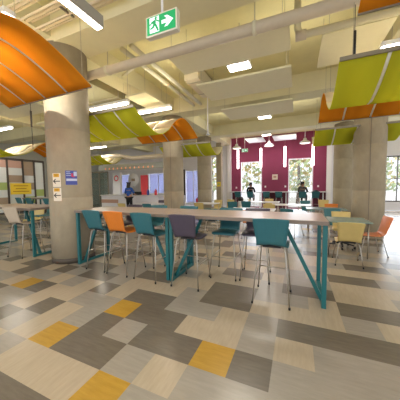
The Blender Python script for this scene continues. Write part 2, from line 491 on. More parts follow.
place('chair', 'orange', 1.12, 8.65, 180, 'orange chair behind the teal chair, left of the right column')
place('chair', 'yellow', 1.1, 10.9, 180, 'yellow chair farthest back left of the right columns')
low_table(-3.9, 9.2, 0, 1.5, .75, M['white_top'], 'white low table between the middle and back columns')
place('chair', 'yellow', -3.62, 8.5, 0, 'yellow chair right of the middle column at the white table')
place('chair', 'yellow', -3.5, 10.0, 180, 'yellow chair in front of the back column facing the camera')
place('chair', 'yellow', -3.05, 10.3, 160, 'yellow chair second to the right of the back column')
place('chair', 'yellow', -2.4, 10.9, 90, 'small yellow chair in front of the maroon wall, side on')
low_table(-1.5, 10.6, 0, 1.6, .8, M['white_top'], 'white low table in the middle in front of the maroon wall')
place('chair', 'yellow', -1.25, 11.3, 180, 'yellow chair centred before the maroon wall')
place('chair', 'teal', -2.0, 9.9, 0, 'teal chair in the middle at the white low table')
place('chair', 'teal', -2.6, 9.5, 20, 'teal chair left of the centre white table near yellow chairs')
low_table(-.2, 9.3, 0, 1.4, .75, M['white_top'], 'white low table right of centre behind the long table')
place('chair', 'teal', .45, 10.2, 200, 'teal chair by the white table right of centre')
place('chair', 'yellow', -.9, 8.6, 0, 'yellow chair at the left corner of white table right of centre')
low_table(-6.0, 8.4, 0, 1.5, .75, M['white_top'], 'white low table left of the middle column')
place('chair', 'yellow', -6.7, 7.5, 0, 'yellow chair below the person in blue')
place('chair', 'teal', -5.5, 7.6, 0, 'teal chair left of the middle column in front of white table')
place('chair', 'purple', -6.2, 9.2, 180, 'purple chair behind the white table left of the middle column')
place('chair', 'teal', -2.4, 6.5, 10, 'teal chair standing behind the long table, left of centre')
place('chair', 'teal', -.1, 7.0, -30, 'teal chair seen under the right half of the long table')
low_table(-1.3, 7.2, 0, 1.4, .8, M['white_top'], 'white low table directly behind the middle of the long table')
place('chair', 'orange', -1.2, 6.4, 0, 'orange chair glimpsed under the long table beside the dark purple stool')
low_table(4.9, 11.5, 10, 1.4, .8, M['grey_top'], 'grey table at the bright right window')
place('chair', 'teal', 4.6, 10.8, -10, 'teal chair at the bright right window table, left one')
place('chair', 'teal', 5.3, 10.9, 0, 'teal chair at the bright right window table, right one')

# stools at the window counter
G3 = 'teal stools along the window counter'
SX = [(-3.5, 'teal stool at the window counter, leftmost below the green exit sign'),
      (-2.71, 'teal stool at window counter under the left window, person seated on it'),
      (-1.71, 'teal stool at window counter on the maroon wall, left of the pair'),
      (-.99, 'teal stool at window counter on the maroon wall, right of the pair'),
      (.33, 'teal stool at window counter under the right window, person seated on it'),
      (1.0, 'teal stool at the window counter beside the black backpack, rightmost')]
for x, l in SX: place('stool', 'teal', x, 14.5, 0, l, G3)

# ---------------------------------------------------------------- wave canopies
def wave(y):
    """height of the wave along its length, 0 at near top"""
    K = [(0, 3.1), (.35, 2.88), (.85, 2.74), (1.3, 2.92), (1.65, 3.22), (2.05, 3.41), (2.4, 3.39), (2.8, 3.24), (3.12, 3.07)]
    for i in range(len(K)-1):
        if K[i][0] <= y <= K[i+1][0]:
            p0 = K[max(i-1, 0)]; p1 = K[i]; p2 = K[i+1]; p3 = K[min(i+2, len(K)-1)]
            t = (y-p1[0])/(p2[0]-p1[0]); h = p2[0]-p1[0]
            m1 = (p2[1]-p0[1])/(p2[0]-p0[0]); m2 = (p3[1]-p1[1])/(p3[0]-p1[0])
            return (2*t**3-3*t*t+1)*p1[1]+(t**3-2*t*t+t)*h*m1+(-2*t**3+3*t*t)*p2[1]+(t**3-t*t)*h*m2
    return K[-1][1]
def strip(x0, x1, a, b, th, off=0, n=16):
    mb = MB(); top = []; bot = []
    for i in range(n+1):
        y = a+(b-a)*i/n; e = .01
        sl = (wave(min(y+e, 3.12))-wave(max(y-e, 0)))/(min(y+e, 3.12)-max(y-e, 0)); L = math.hypot(1, sl)
        ny, nz = -sl/L, 1/L
        z = wave(y)
        for lst, o in ((top, off+th), (bot, off)):
            lst += [Vector((x0, y+ny*o, z+nz*o)), Vector((x1, y+ny*o, z+nz*o))]
    N = len(top); fs = []
    for i in range(n):
        k = 2*i
        fs += [(k, k+1, k+3, k+2), (N+k, N+k+2, N+k+3, N+k+1), (k, k+2, N+k+2, N+k), (k+1, N+k+1, N+k+3, k+3)]
    fs += [(0, N, N+1, 1), (N-2, N-1, 2*N-1, 2*N-2)]
    mb.add(top+bot, fs, True)
    mb.m = [1 if (k % 4 == 0 and k < 4*n) else 0 for k in range(len(mb.f))]
    return mb
def make_canopy(green_only=False):
    t = empty('wave_canopy', (0, 0, 0)); w = 2.21; n = 4; g = .045; pw = (w-g*(n-1))/n; mid = 1.6 if green_only else 1.42; end = mid if green_only else 3.12
    for k in range(n):
        x = k*(pw+g)
        strip(x, x+pw, 0, mid, .018).build('green_panel', [M['green_panel'], M['panel_back']], t)
        if not green_only: strip(x, x+pw, mid+.004, 3.12, .018).build('orange_panel', [M['orange_panel'], M['panel_back']], t)
    for k in range(n-1):
        x = (k+1)*(pw+g)-g
        strip(x+.002, x+g-.002, 0.01, end-.01, .014, .004).build('rib', [M['alu'], M['alu']], t)
    MB().beam((0, -.012, wave(0)+.01), (w, -.012, wave(0)+.01), .024, .05).build('end_rail', M['rail'], t)
    MB().beam((0, end+.012, wave(end)+.01), (w, end+.012, wave(end)+.01), .024, .04).build('end_rail', M['rail'], t)
    for x in (.15, w-.15):
        for y, z in ((.02, 3.12), (2.2, 3.42), (3.1, 3.1)) if not green_only else ((.02, 3.12), (1.58, 3.17)):
            MB().tube([(x, y, z), (x, y, 4.75)], .004, 5).build('hanger', M['cable'], t)
    return t
spots = [(-5.18, -.5, 'big orange wave canopy hanging at upper left nearest the camera', 0, 0),
 (-5.18, 3.62, 'green and orange wave canopy behind the big left column, before the middle column', 0, -.02),
 (-5.18, 7.8, 'green curved canopy hanging behind the middle column, towards the back column', 1, 0),
 (.5, -.55, 'wave canopy at the top right corner showing only its orange end', 0, 0),
 (.5, 3.55, 'large green sag and orange wave canopy hanging in front of the right column', 0, .03),
 (.5, 7.8, 'small-looking green canopy behind the right orange one near the maroon wall', 1, .06),
 (-11.1, 3.8, 'lime canopy far left above the coloured divider', 0, -.1),
 (-11.1, 8.2, 'lime canopy far left above the glass partition', 1, -.03)]
cps = [make_canopy(), make_canopy(True)]; used = [0, 0]
for x, y, l, g, z in spots:
    o = copy_tree(cps[g]) if used[g] else cps[g]; used[g] = 1
    o.location = (x, y, z); tag(o, l, 'canopy', 'wave canopies under the ceiling')

# ---------------------------------------------------------------- acoustic clouds
def cloud(x0, x1, y0, y1, z, label, m='cloud', top=4.75):
    t = empty('ceiling_cloud', ((x0+x1)/2, (y0+y1)/2, z)); tag(t, label, 'ceiling panel', 'flat panels hung under the ceiling')
    hx = (x1-x0)/2; hy = (y1-y0)/2
    MB().box(-hx, hx, -hy, hy, 0, .045).build('panel', M[m], t, bevel=.006)
    for sx in (-1, 1):
        for sy in (-1, 1): MB().tube([(sx*(hx-.1), sy*(hy-.1), .04), (sx*(hx-.1), sy*(hy-.1), top-z)], .004, 5).build('hanger', M['cable'], t)
cloud(-2.25, -.13, 3.62, 4.45, 3.9, 'cream flat ceiling panel just behind the thick grey pipe')
cloud(-2.25, -.13, 5.05, 6.1, 3.9, 'second cream ceiling panel behind the square light')
cloud(-2.25, -.13, 6.95, 8.15, 3.9, 'third cream ceiling panel, farthest of the central row')
cloud(.35, 1.3, 4.2, 5.3, 3.88, 'cream panel behind the black rod above the right green canopy')
cloud(-2.75, -1.75, 12.8, 14.2, 4.12, 'white ceiling panel before the maroon wall, left one', 'cloud_white')
cloud(-1.25, -.05, 12.8, 14.2, 4.12, 'white ceiling panel before the maroon wall, right one', 'cloud_white')
cloud(-9.0, -6.8, 5.4, 6.5, 3.9, 'cream ceiling panel left of the big column')
cloud(-9.0, -6.8, 3.6, 4.7, 3.9, 'cream ceiling panel left of the big column, nearer one')
cloud(-4.35, -3.65, 4.95, 5.95, 3.95, 'small cream panel between the two linear lamps behind the big column')

# ---------------------------------------------------------------- pipes and conduits
def pipe(name, pts, r, m, label, cat='pipe', group=None):
    o = MB().tube(pts, r, 16).build(name, M[m]); tag(o, label, cat, group); return o
pm = empty('insulated_pipe', (0, 3.62, 3.9)); tag(pm, 'thick pale grey insulated pipe crossing under the ceiling', 'pipe')
MB().tube([(-12, 0, 0), (3.5, 0, 0)], .085, 20).build('pipe_run', M['pipe'], pm)
for x in (-3.6, -.62, 1.6):
    MB().tube([(x-.03, 0, 0), (x+.03, 0, 0)], .098, 20).build('pipe_clamp', M['pipe_light'], pm)
    MB().tube([(x, 0, .08), (x, 0, .86)], .008, 6).build('hanger_rod', M['cable'], pm)
pb = empty('branch_pipe', (-.02, 4.1, 3.9)); tag(pb, 'thinner pale pipe with an elbow starting at centre and running right', 'pipe')
MB().tube([(0, 0, .84), (0, 0, .12), (.03, 0, .04), (.1, 0, 0), (4, 0, 0)], .055, 14).build('pipe_run', M['pipe_light'], pb)
MB().tube([(-.03, 0, 0), (.13, 0, 0)], .075, 14).build('elbow_collar', M['pipe'], pb)
for k in range(9):
    y = 2.16+k*.08; z = 4.3+(k % 3)*.03
    pipe('conduit', [(-14, y, z), (4, y, z)], (.016, .024, .016, .02, .03, .016, .02, .028, .016)[k], 'conduit', 'thin metal conduit in the bundle running under the slab at upper left', 'conduit', 'bundle of ceiling conduits')
for k, y in enumerate((2.2, 2.6)):
    for x in (-6, -3.4, -1.1):
        o = MB().beam((x, y-.12, 4.3), (x, y+.12, 4.3), .03, .03).beam((x, y, 4.3), (x, y, 4.75), .012).build('conduit_hanger', M['dark_metal'])
        tag(o, 'short metal strut hanger holding the ceiling conduits', 'hanger', 'strut hangers of the conduits')
for x, l in ((-3.3, 'pale pipe running away from the camera above the lamps, left'), (-3.05, 'pale pipe running away from the camera above the lamps, right')):
    pipe('ceiling_pipe', [(x, 3.7, 4.3), (x, 7.2, 4.3)], .05, 'pipe_light', l)
pipe('drain_pipe', [(-4.9, 5.0, 4.4), (-3.6, 4.5, 4.4)], .035, 'pipe_light', 'slanting pale pipe behind the thick grey pipe')
dk = empty('air_duct', (-2.6, 4.9, 4.32)); tag(dk, 'dull grey ventilation duct above the suspended panels', 'duct')
MB().tube([(0, .9, .35), (0, .9, .43)], .012, 6).tube([(0, 1.7, .35), (0, 1.7, .43)], .012, 6).build('hanger', M['cable'], dk)
MB().box(-.2, .2, .6, 1.9, 0, .38).build('duct_body', M['conduit'], dk)
for y in (.8, 1.6): MB().box(-.215, .215, y-.02, y+.02, -.015, .4).build('flange', M['cable'], dk)
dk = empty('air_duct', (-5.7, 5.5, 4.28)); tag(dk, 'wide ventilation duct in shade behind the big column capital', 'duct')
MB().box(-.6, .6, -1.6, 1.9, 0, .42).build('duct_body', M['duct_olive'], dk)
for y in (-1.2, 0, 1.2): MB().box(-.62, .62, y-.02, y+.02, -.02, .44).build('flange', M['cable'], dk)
pd = empty('sprinkler_drop', (-2.72, 7.0, 0)); tag(pd, 'thin white drop pole with a round tip hanging in the middle', 'pole')
MB().tube([(0, 0, 3.2), (0, 0, 4.75)], .022, 8).build('pole', M['white_paint'], pd)
MB().lathe([(.02, 0), (.06, .015), (.06, .04), (.02, .06)], 16, (0, 0, 3.17)).build('tip', M['silver'], pd)
o = MB().tube([(.67, 3.6, 3.13), (.67, 3.6, 3.49)], .019, 8).tube([(.67, 3.6, 3.49), (.67, 3.6, 4.75)], .004, 5).build('hanging_rod', M['black']); tag(o, 'short black vertical rod above the right green canopy', 'rod')
o = MB().tube([(-6.19, 3.6, 3.05), (-6.19, 3.6, 3.45)], .022, 8).tube([(-6.19, 3.6, 2.5), (-6.19, 3.6, 4.75)], .008, 6).build('hanging_rod', M['frame_dark']); tag(o, 'dark vertical rod hanging left of the big column', 'rod')
for i, (x, y) in enumerate(((-1.15, 2.45), (-1.7, 9.4))):
    o = MB().lathe([(.02, 0), (.055, .012), (.06, .05)], 16, (x, y, 4.7)).build('smoke_detector', M['white_paint']); tag(o, ('round smoke detector on the slab above the exit sign', 'round smoke detector on the ceiling before the maroon wall')[i], 'detector')

# ---------------------------------------------------------------- lamps
def linear_lamp(x0, x1, y, z, label, power=14):
    t = empty('linear_lamp', ((x0+x1)/2, y, z)); tag(t, label, 'ceiling lamp', 'linear pendant lamps')
    h = (x1-x0)/2
    MB().box(-h, h, -.07, .07, .03, .1).build('housing', M['white_paint'], t)
    MB().tube([(-h+.02, 0, .02), (h-.02, 0, .02)], .045, 12).build('diffuser', M['lamp'], t)
    for s in (-1, 1): MB().tube([(s*(h-.15), 0, .09), (s*(h-.15), 0, 4.75-z)], .004, 5).build('hanger', M['cable'], t)
linear_lamp(-5.6, -4.2, 4.9, 3.75, 'bright tube lamp above the green canopy behind the big column')
linear_lamp(-4.55, -3.35, 5.72, 3.75, 'bright tube lamp right of and behind the first one over the canopy')
linear_lamp(-4.62, -3.5, 1.85, 3.76, 'bright lamp glimpsed above the big orange canopy at left edge')
linear_lamp(1.25, 2.5, 4.75, 3.72, 'bright lamp above the large green canopy at the right edge')
linear_lamp(-11.2, -9.8, 5.0, 3.75, 'tube lamp at the far left above the lime canopy')
linear_lamp(-11.9, -9.8, 9.5, 3.75, 'tube lamp between the big column and middle column, far off')
linear_lamp(-8.6, -7.4, 7.2, 3.85, 'tube lamp among panels left of the middle column')
# lamp running away from the camera, top left
t = empty('linear_lamp', (-2.08, 1.1, 3.3)); tag(t, 'long grey linear lamp at the top left running away from the camera', 'ceiling lamp', 'linear pendant lamps')
MB().box(-.05, .05, -1.2, .9, 0, .13).build('housing', M['lamp_house'], t)
MB().box(-.04, .04, -1.19, .89, -.006, 0).build('diffuser', M['lamp'], t)
for y in (-.9, .6): MB().tube([(0, y, .12), (0, y, 1.45)], .006, 6).build('hanger', M['cable'], t)
# recessed square lights
for (x, y, z), l in (((-1.1, 4.62, 3.9), 'bright square light between the first and second cream panels'),
             ((-1.08, 8.4, 3.92), 'flat bright light at the far edge of the third cream panel'),
             ((-1.5, 12.45, 4.15), 'flat bright light hanging between the white panels at maroon wall')):
    t = empty('panel_light', (x, y, z)); tag(t, l, 'ceiling lamp', 'small flat panel lights')
    MB().box(-.23, .23, -.15, .15, 0, .05).build('frame', M['white_paint'], t)
    MB().box(-.21, .21, -.13, .13, -.006, 0).build('diffuser', M['lamp'], t)
    MB().beam((0, 0, .05), (0, 0, 4.75-z), .012).build('hanger', M['cable'], t)
# vertical glowing tubes before the maroon wall
for i, x in enumerate((-3.54, -2.08, -.67, .85)):
    t = empty('tube_pendant', (x, 14.5, 2.6)); tag(t, ('leftmost', 'second from left', 'third from left', 'rightmost')[i]+' glowing vertical tube pendant before the maroon wall', 'pendant lamp', 'vertical tube pendants')
    MB().tube([(0, 0, 0), (0, 0, 1.2)], .06, 16).build('tube', M['tube'], t)
    MB().tube([(0, 0, 1.2), (0, 0, 1.24)], .062, 16).build('cap', M['white_paint'], t)
    MB().tube([(0, 0, 1.24), (0, 0, 2.15)], .006, 5).build('cord', M['cable'], t)
# dome pendants
for i, (x, y) in enumerate(((-3.25, 13), (-1.43, 13), (.37, 13))):
    t = empty('dome_pendant', (x, y, 3.66)); tag(t, ('left', 'middle', 'right')[i]+' silver dome pendant lamp hanging before the maroon wall', 'pendant lamp', 'dome pendants')
    MB().lathe([(.27, 0), (.265, .03), (.2, .1), (.09, .16), (.07, .26), (.02, .28)], 28).build('shade', M['silver'], t)
    MB().lathe([(.22, -.008), (.22, -.002)], 24).build('lens', M['lamp_soft'], t)
    MB().tube([(0, 0, .27), (0, 0, 1.09)], .01, 6).build('stem', M['white_paint'], t)

# ---------------------------------------------------------------- exit signs
def exit_sign(x, y, z, w, h, top, label, flip=False):
    t = empty('exit_sign', (x, y, z)); tag(t, label, 'exit sign')
    MB().box(-w/2, w/2, -.03, .03, 0, h).build('housing', M['sign_house'], t, bevel=.004)
    f = h*.08
    MB().box(-w/2+f, w/2-f, -.033, -.03, f, h-f).build('face', M['green_sign'], t)
    W = w-2*f; H = h-2*f; ox = -w/2+f; oz = f
    P = lambda pts: [(ox+a*W, oz+b*H) for a, b in pts]
    b = MB()   # white doorway with the running figure left green
    b.prism(P([(.1, .08), (.44, .08), (.44, .95), (.1, .95)]), -.0345, -.033)
    b.build('doorway', M['sign_white'], t)
    b = MB()
    b.prism(P([(.27, .55), (.34, .6), (.31, .78), (.25, .76), (.19, .62), (.22, .58)]), -.036, -.0345)   # torso
    b.prism(P([(.3, .78), (.36, .8), (.37, .92), (.31, .93), (.28, .85)]), -.036, -.0345)                # head
    b.prism(P([(.31, .74), (.42, .6), (.48, .62), (.47, .68), (.42, .68), (.33, .8)]), -.036, -.0345)    # arm
    b.prism(P([(.26, .56), (.33, .56), (.4, .3), (.43, .12), (.37, .12), (.33, .3)]), -.036, -.0345)     # leg
    b.prism(P([(.24, .58), (.3, .5), (.25, .34), (.12, .28), (.12, .36), (.2, .42)]), -.036, -.0345)     # back leg
    b.prism(P([(.26, .76), (.28, .7), (.18, .6), (.12, .5), (.1, .56), (.17, .7)]), -.036, -.0345)       # back arm
    b.build('running_figure', M['green_sign'], t)
    b = MB()
    b.prism(P([(.53, .42), (.72, .42), (.62, .22), (.73, .22), (.93, .52), (.73, .82), (.62, .82), (.72, .62), (.53, .62)]), -.0345, -.033)
    b.build('arrow', M['sign_white'], t)
    MB().tube([(.0, 0, h), (.0, 0, top-z)], .012, 8).build('stem', M['white_paint'], t)
exit_sign(-1.25, 2.0, 3.01, .36, .2, 4.7, 'green exit sign with running figure and right arrow hanging at top centre')
exit_sign(-2.78, 13, 3.42, .36, .2, 4.7, 'small green exit sign far away before the maroon wall')

# ---------------------------------------------------------------- notices on the big column
cx, cy, cr = -4.35, 3.23, .4
def patch_col(b, a0, a1, z0, z1, off, n=8):
    vs = []
    for r in (cr+off, cr+off+.0012):
        for k in range(n+1):
            a = R(a0+(a1-a0)*k/n)
            for z in (z0, z1): vs.append((r*math.cos(a), r*math.sin(a), z))
    N = 2*(n+1); fs = []
    for k in range(n):
        i = 2*k; fs += [(i, i+1, i+3, i+2), (N+i, N+i+2, N+i+3, N+i+1), (i, i+2, N+i+2, N+i), (i+1, N+i+1, N+i+3, i+3)]
    fs += [(0, N, N+1, 1), (N-2, N-1, 2*N-1, 2*N-2)]
    b.add(vs, fs); return b
def notice(z0, z1, label):
    t = empty('arrow_notice', (cx, cy, z0)); tag(t, label, 'notice', 'arrow notices on the big column'); h = z1-z0
    patch_col(MB(), -85, -61, 0, h, .001).build('sheet', M['paper'], t)
    patch_col(MB(), -82, -65, h*.72, h*.97, .0025).build('header', M['paper_yellow'], t)
    b = MB(); patch_col(b, -79, -68, h*.86, h*.9, .004); patch_col(b, -77, -69, h*.79, h*.82, .004); b.build('lettering', M['ink_brown'], t)
    b = MB(); zc = h*.42; patch_col(b, -80, -63, zc-.008, zc+.008, .0025)
    for s in (-1, 1):
        for k in range(5):
            patch_col(b, -83.5+k*1.5, -81+k*1.5, zc+s*(k*.009)-.008, zc+s*(k*.009)+.008, .0025, 2)
    b.build('arrow', M['ink'], t)
notice(1.515, 1.78, 'upper white notice with yellow header and left arrow on big column')
notice(1.245, 1.5, 'lower white notice with yellow header and left arrow on big column')
t = empty('blue_poster', (cx, cy, 1.555)); tag(t, 'blue and white poster with a red mark on the big column', 'poster')
patch_col(MB(), -49, -20.5, 0, .275, .001).build('sheet', M['blue_print'], t)
patch_col(MB(), -47, -21, .075, .12, .0025).build('white_band', M['light_blue_print'], t)
b = MB(); patch_col(b, -29, -21, .17, .255, .0025); b.build('white_corner', M['light_blue_print'], t)
b = MB(); patch_col(b, -35, -30.5, .16, .22, .0025); patch_col(b, -33, -26, .15, .165, .004); b.build('red_mark', M['red_print'], t)
b = MB()
for k in range(3): patch_col(b, -47, -37+k, .245-k*.035, .255-k*.035, .0025)
b.build('lettering', M['light_blue_print'], t)

# ---------------------------------------------------------------- coloured divider at far left
dv = empty('room_divider', (-11.9, 6.4, 0)); tag(dv, 'dark framed room divider with white, salmon, brown and lime panels at far left', 'divider')
ys = [-1.9, -1.25, -.62, -.0, .5, .95]
for y in ys: MB().box(-.04, .04, y-.035, y+.035, 0, 2.85).build('post', M['frame_dark'], dv)
MB().box(-.04, .04, -1.9, .95, 2.78, 2.87).build('top_rail', M['frame_dark'], dv)
MB().box(-.04, .04, -1.9, .95, .35, .43).build('bottom_rail', M['frame_dark'], dv)
W_, S_, B_, L_ = 'panel_white', 'salmon', 'panel_brown', 'panel_lime'
pal = [[W_, W_, L_, S_, W_, S_, W_], [W_, B_, W_, L_, W_, W_, S_], [B_, W_, W_, W_, B_, W_, S_], [W_, L_, W_, B_, W_, B_, B_], [W_, W_, L_, W_, W_, W_, W_]]
for i in range(5):
    for k in range(7):
        z0 = .43+k*.335
        MB().box(-.012, .012, ys[i]+.035, ys[i+1]-.035, z0, z0+.33).build('infill_panel', M[pal[i][k]], dv)
t = empty('yellow_sign', (-11.85, 6.27, 1.22)); tag(t, 'yellow paper sign hung on the coloured divider at far left', 'sign')
MB().box(0, .01, -.43, .43, 0, .52).build('sheet', M['paper_sun'], t)
b = MB()
for k, w in enumerate((.3, .22, .34)): b.box(.01, .013, -w, w, .38-k*.13, .41-k*.13)
b.build('lettering', M['ink_brown'], t)

# glass partition right of the big column
gp = empty('glass_partition', (-12.7, 11.6, 0)); tag(gp, 'grey-green glass partition right of the big column in the distance', 'partition')
MB().box(-1.7, .8, -.01, .01, .1, 2.5).build('glass_panel', M['glass_teal'], gp)
b = MB()
for x in (-1.7, -.85, 0, .8): b.box(x-.03, x+.03, -.03, .03, 0, 2.55)
b.box(-1.7, .8, -.03, .03, 2.5, 2.58); b.box(-1.7, .8, -.03, .03, 0, .1)
for k in range(1, 6): b.box(-1.7, .8, -.012, .012, .1+k*.4, .12+k*.4)
b.build('frame', M['rail'], gp)

# ---------------------------------------------------------------- service area behind the tables
t = empty('logo_pillar', (-11.45, 12.0, 0)); tag(t, 'white flat pillar with a red ring logo left of the person in blue', 'pillar')
MB().box(-.33, .33, -.1, .1, 0, 2.5).build('body', M['white_paint'], t)
b = MB(); n = 24
for k in range(n):
    a0 = 2*math.pi*k/n; a1 = 2*math.pi*(k+1)/n
    b.add([(r*math.cos(a), -.104, 2.1+r*math.sin(a)) for a in (a0, a1) for r in (.13, .2)], [(0, 1, 3, 2)])
b.build('ring_logo', M['red_banner'], t)
t = empty('red_banner', (-9.16, 12.0, 0)); tag(t, 'tall red banner stand right of the person in blue', 'banner')
MB().box(-.28, .28, -.02, .02, .95, 2.25).build('cloth', M['red_banner'], t)
MB().beam((0, .03, 0), (0, .03, 2.25), .03).build('pole', M['silver'], t)
MB().box(-.3, .3, -.12, .15, 0, .05).build('base', M['silver'], t)
sc = empty('service_counter', (-9.6, 11.0, 0)); tag(sc, 'white and salmon service counter behind the person in blue', 'counter')
MB().box(-2.0, 2.4, -.3, .3, 0, .95).build('body', M['white_wall'], sc)
MB().box(-2.0, -.6, -.315, -.3, .5, .72).build('front_panel', M['salmon'], sc)
MB().box(-2.05, 2.45, -.35, .35, .95, 1.0).build('countertop', M['white_top'], sc)
t = empty('printer', (-8.95, 11.0, 1.0)); tag(t, 'small black machine on the service counter under the red banner', 'machine')
MB().box(-.2, .2, -.18, .18, 0, .2).build('body', M['black'], t, bevel=.02); MB().box(-.15, .15, -.2, -.1, .05, .1).build('tray', M['grey_cloth'], t)
t = empty('display_panel', (-10.55, 12.6, 0)); tag(t, 'round white display board behind the person in blue', 'board')
b = MB(); b.lathe([(.45, 0), (.45, .03)], 28); o = b.build('disc', M['white_paint'], t); o.rotation_euler = (R(90), 0, 0); o.location = (0, 0, 2.0)
MB().box(-.15, .15, -.045, -.03, 1.9, 2.08).build('picture', M['panel_brown'], t)
MB().beam((0, .02, 0), (0, .02, 1.6), .04).build('post', M['silver'], t)
for k, (x, c_, l) in enumerate(((-8.15, 'blue_print', 'small blue bottle on the service counter right of the banner'), (-7.6, 'red_banner', 'small red container on the service counter near the middle column'))):
    o = MB().lathe([(.07, 0), (.08, .2), (.06, .28), (.03, .3), (.03, .36)], 14, (x, 11.0, 1.0)).build('bottle', M[c_]); tag(o, l, 'bottle')
o = MB().box(-12.3, -7.2, 11.2, 11.5, 2.62, 2.95).build('soffit_panel', M['grey_wall']); tag(o, 'grey soffit band above the service counter', 'soffit')
for k in range(12):
    o = MB().tube([(-11.6+k*.34, 11.12, 2.64), (-11.6+k*.34, 11.12, 2.74)], .04, 8).build('amber_lamp', M['amber']); tag(o, 'tiny amber lamp in the row over the service counter', 'lamp', 'amber lamps over the service counter')
    MB().beam((-11.6+k*.34, 11.12, 2.74), (-11.6+k*.34, 11.2, 2.8), .02).build('bracket', M['silver'], o)
for x in (-12.2, -7.3):
    tag(MB().beam((x, 11.35, 2.95), (x, 11.35, 4.75), .03).build('hanging_post', M['silver']), 'thin post holding the grey soffit to the slab', 'post', 'posts of the grey soffit')
# big duct band near the back left
tag(MB().tube([(-11.5, 10.2, 3.3), (-9.6, 10.0, 3.3), (-8.6, 10.2, 3.12), (-6.2, 10.2, 3.12)], .12, 14).tube([(-10.8, 10.13, 3.35), (-10.8, 10.13, 4.74)], .01, 6).tube([(-7, 10.2, 3.2), (-7, 10.2, 4.74)], .01, 6).build('flexible_duct', M['pipe']), 'curving grey duct seen between the lime canopies left of the middle column', 'duct')
# items right of the middle column
t = empty('mobile_screen', (-6.9, 13.2, 0)); tag(t, 'dark tall panel stand beside the lavender window at middle', 'stand')
MB().box(-.12, .12, -.03, .03, .9, 2.6).build('panel', M['frame_dark'], t); MB().beam((0, 0, 0), (0, 0, .9), .04).build('pole', M['silver'], t); MB().box(-.25, .25, -.2, .2, 0, .04).build('base', M['silver'], t)
t = empty('fire_extinguisher', (-6.7, 14.9, 0)); tag(t, 'red extinguisher standing by the lavender window', 'extinguisher')
MB().lathe([(.08, 0), (.09, .05), (.09, .5), (.05, .58), (.03, .62)], 16).build('cylinder', M['red_print'], t); MB().beam((0, 0, .6), (.08, 0, .68), .03).build('handle', M['black'], t)
t = empty('yellow_notice', (-4.72, 14.02, 1.45)); tag(t, 'round yellow notice on the narrow pier', 'notice')
b = MB(); b.box(-.13, .13, 0, .008, 0, .3); b.build('sheet', M['paper_sun'], t); MB().box(-.07, .07, -.003, 0, .1, .2).build('print', M['panel_lime'], t)

# bags near the counter
t = empty('backpack', (1.02, 14.55, .79)); tag(t, 'black backpack lying on the rightmost teal counter stool', 'bag')
b = MB(); b.lathe([(.1, 0), (.17, .05), (.18, .2), (.15, .33), (.07, .4)], 16); o = b.build('body', M['black'], t); o.scale = (1.1, .75, 1)
MB().tube([(-.1, -.12, .06), (-.12, -.18, .2), (-.08, -.1, .34)], .015, 6).build('strap', M['grey_cloth'], t)
t = empty('tote_bag', (-3.15, 13.6, 0)); tag(t, 'white bag with black top standing on floor before the left window', 'bag')
MB().lathe([(.16, 0), (.2, .1), (.19, .45), (.15, .55)], 14).build('body', M['white_top'], t)
MB().lathe([(.15, .55), (.17, .65), (.12, .78), (.04, .82)], 14).build('flap', M['black'], t)

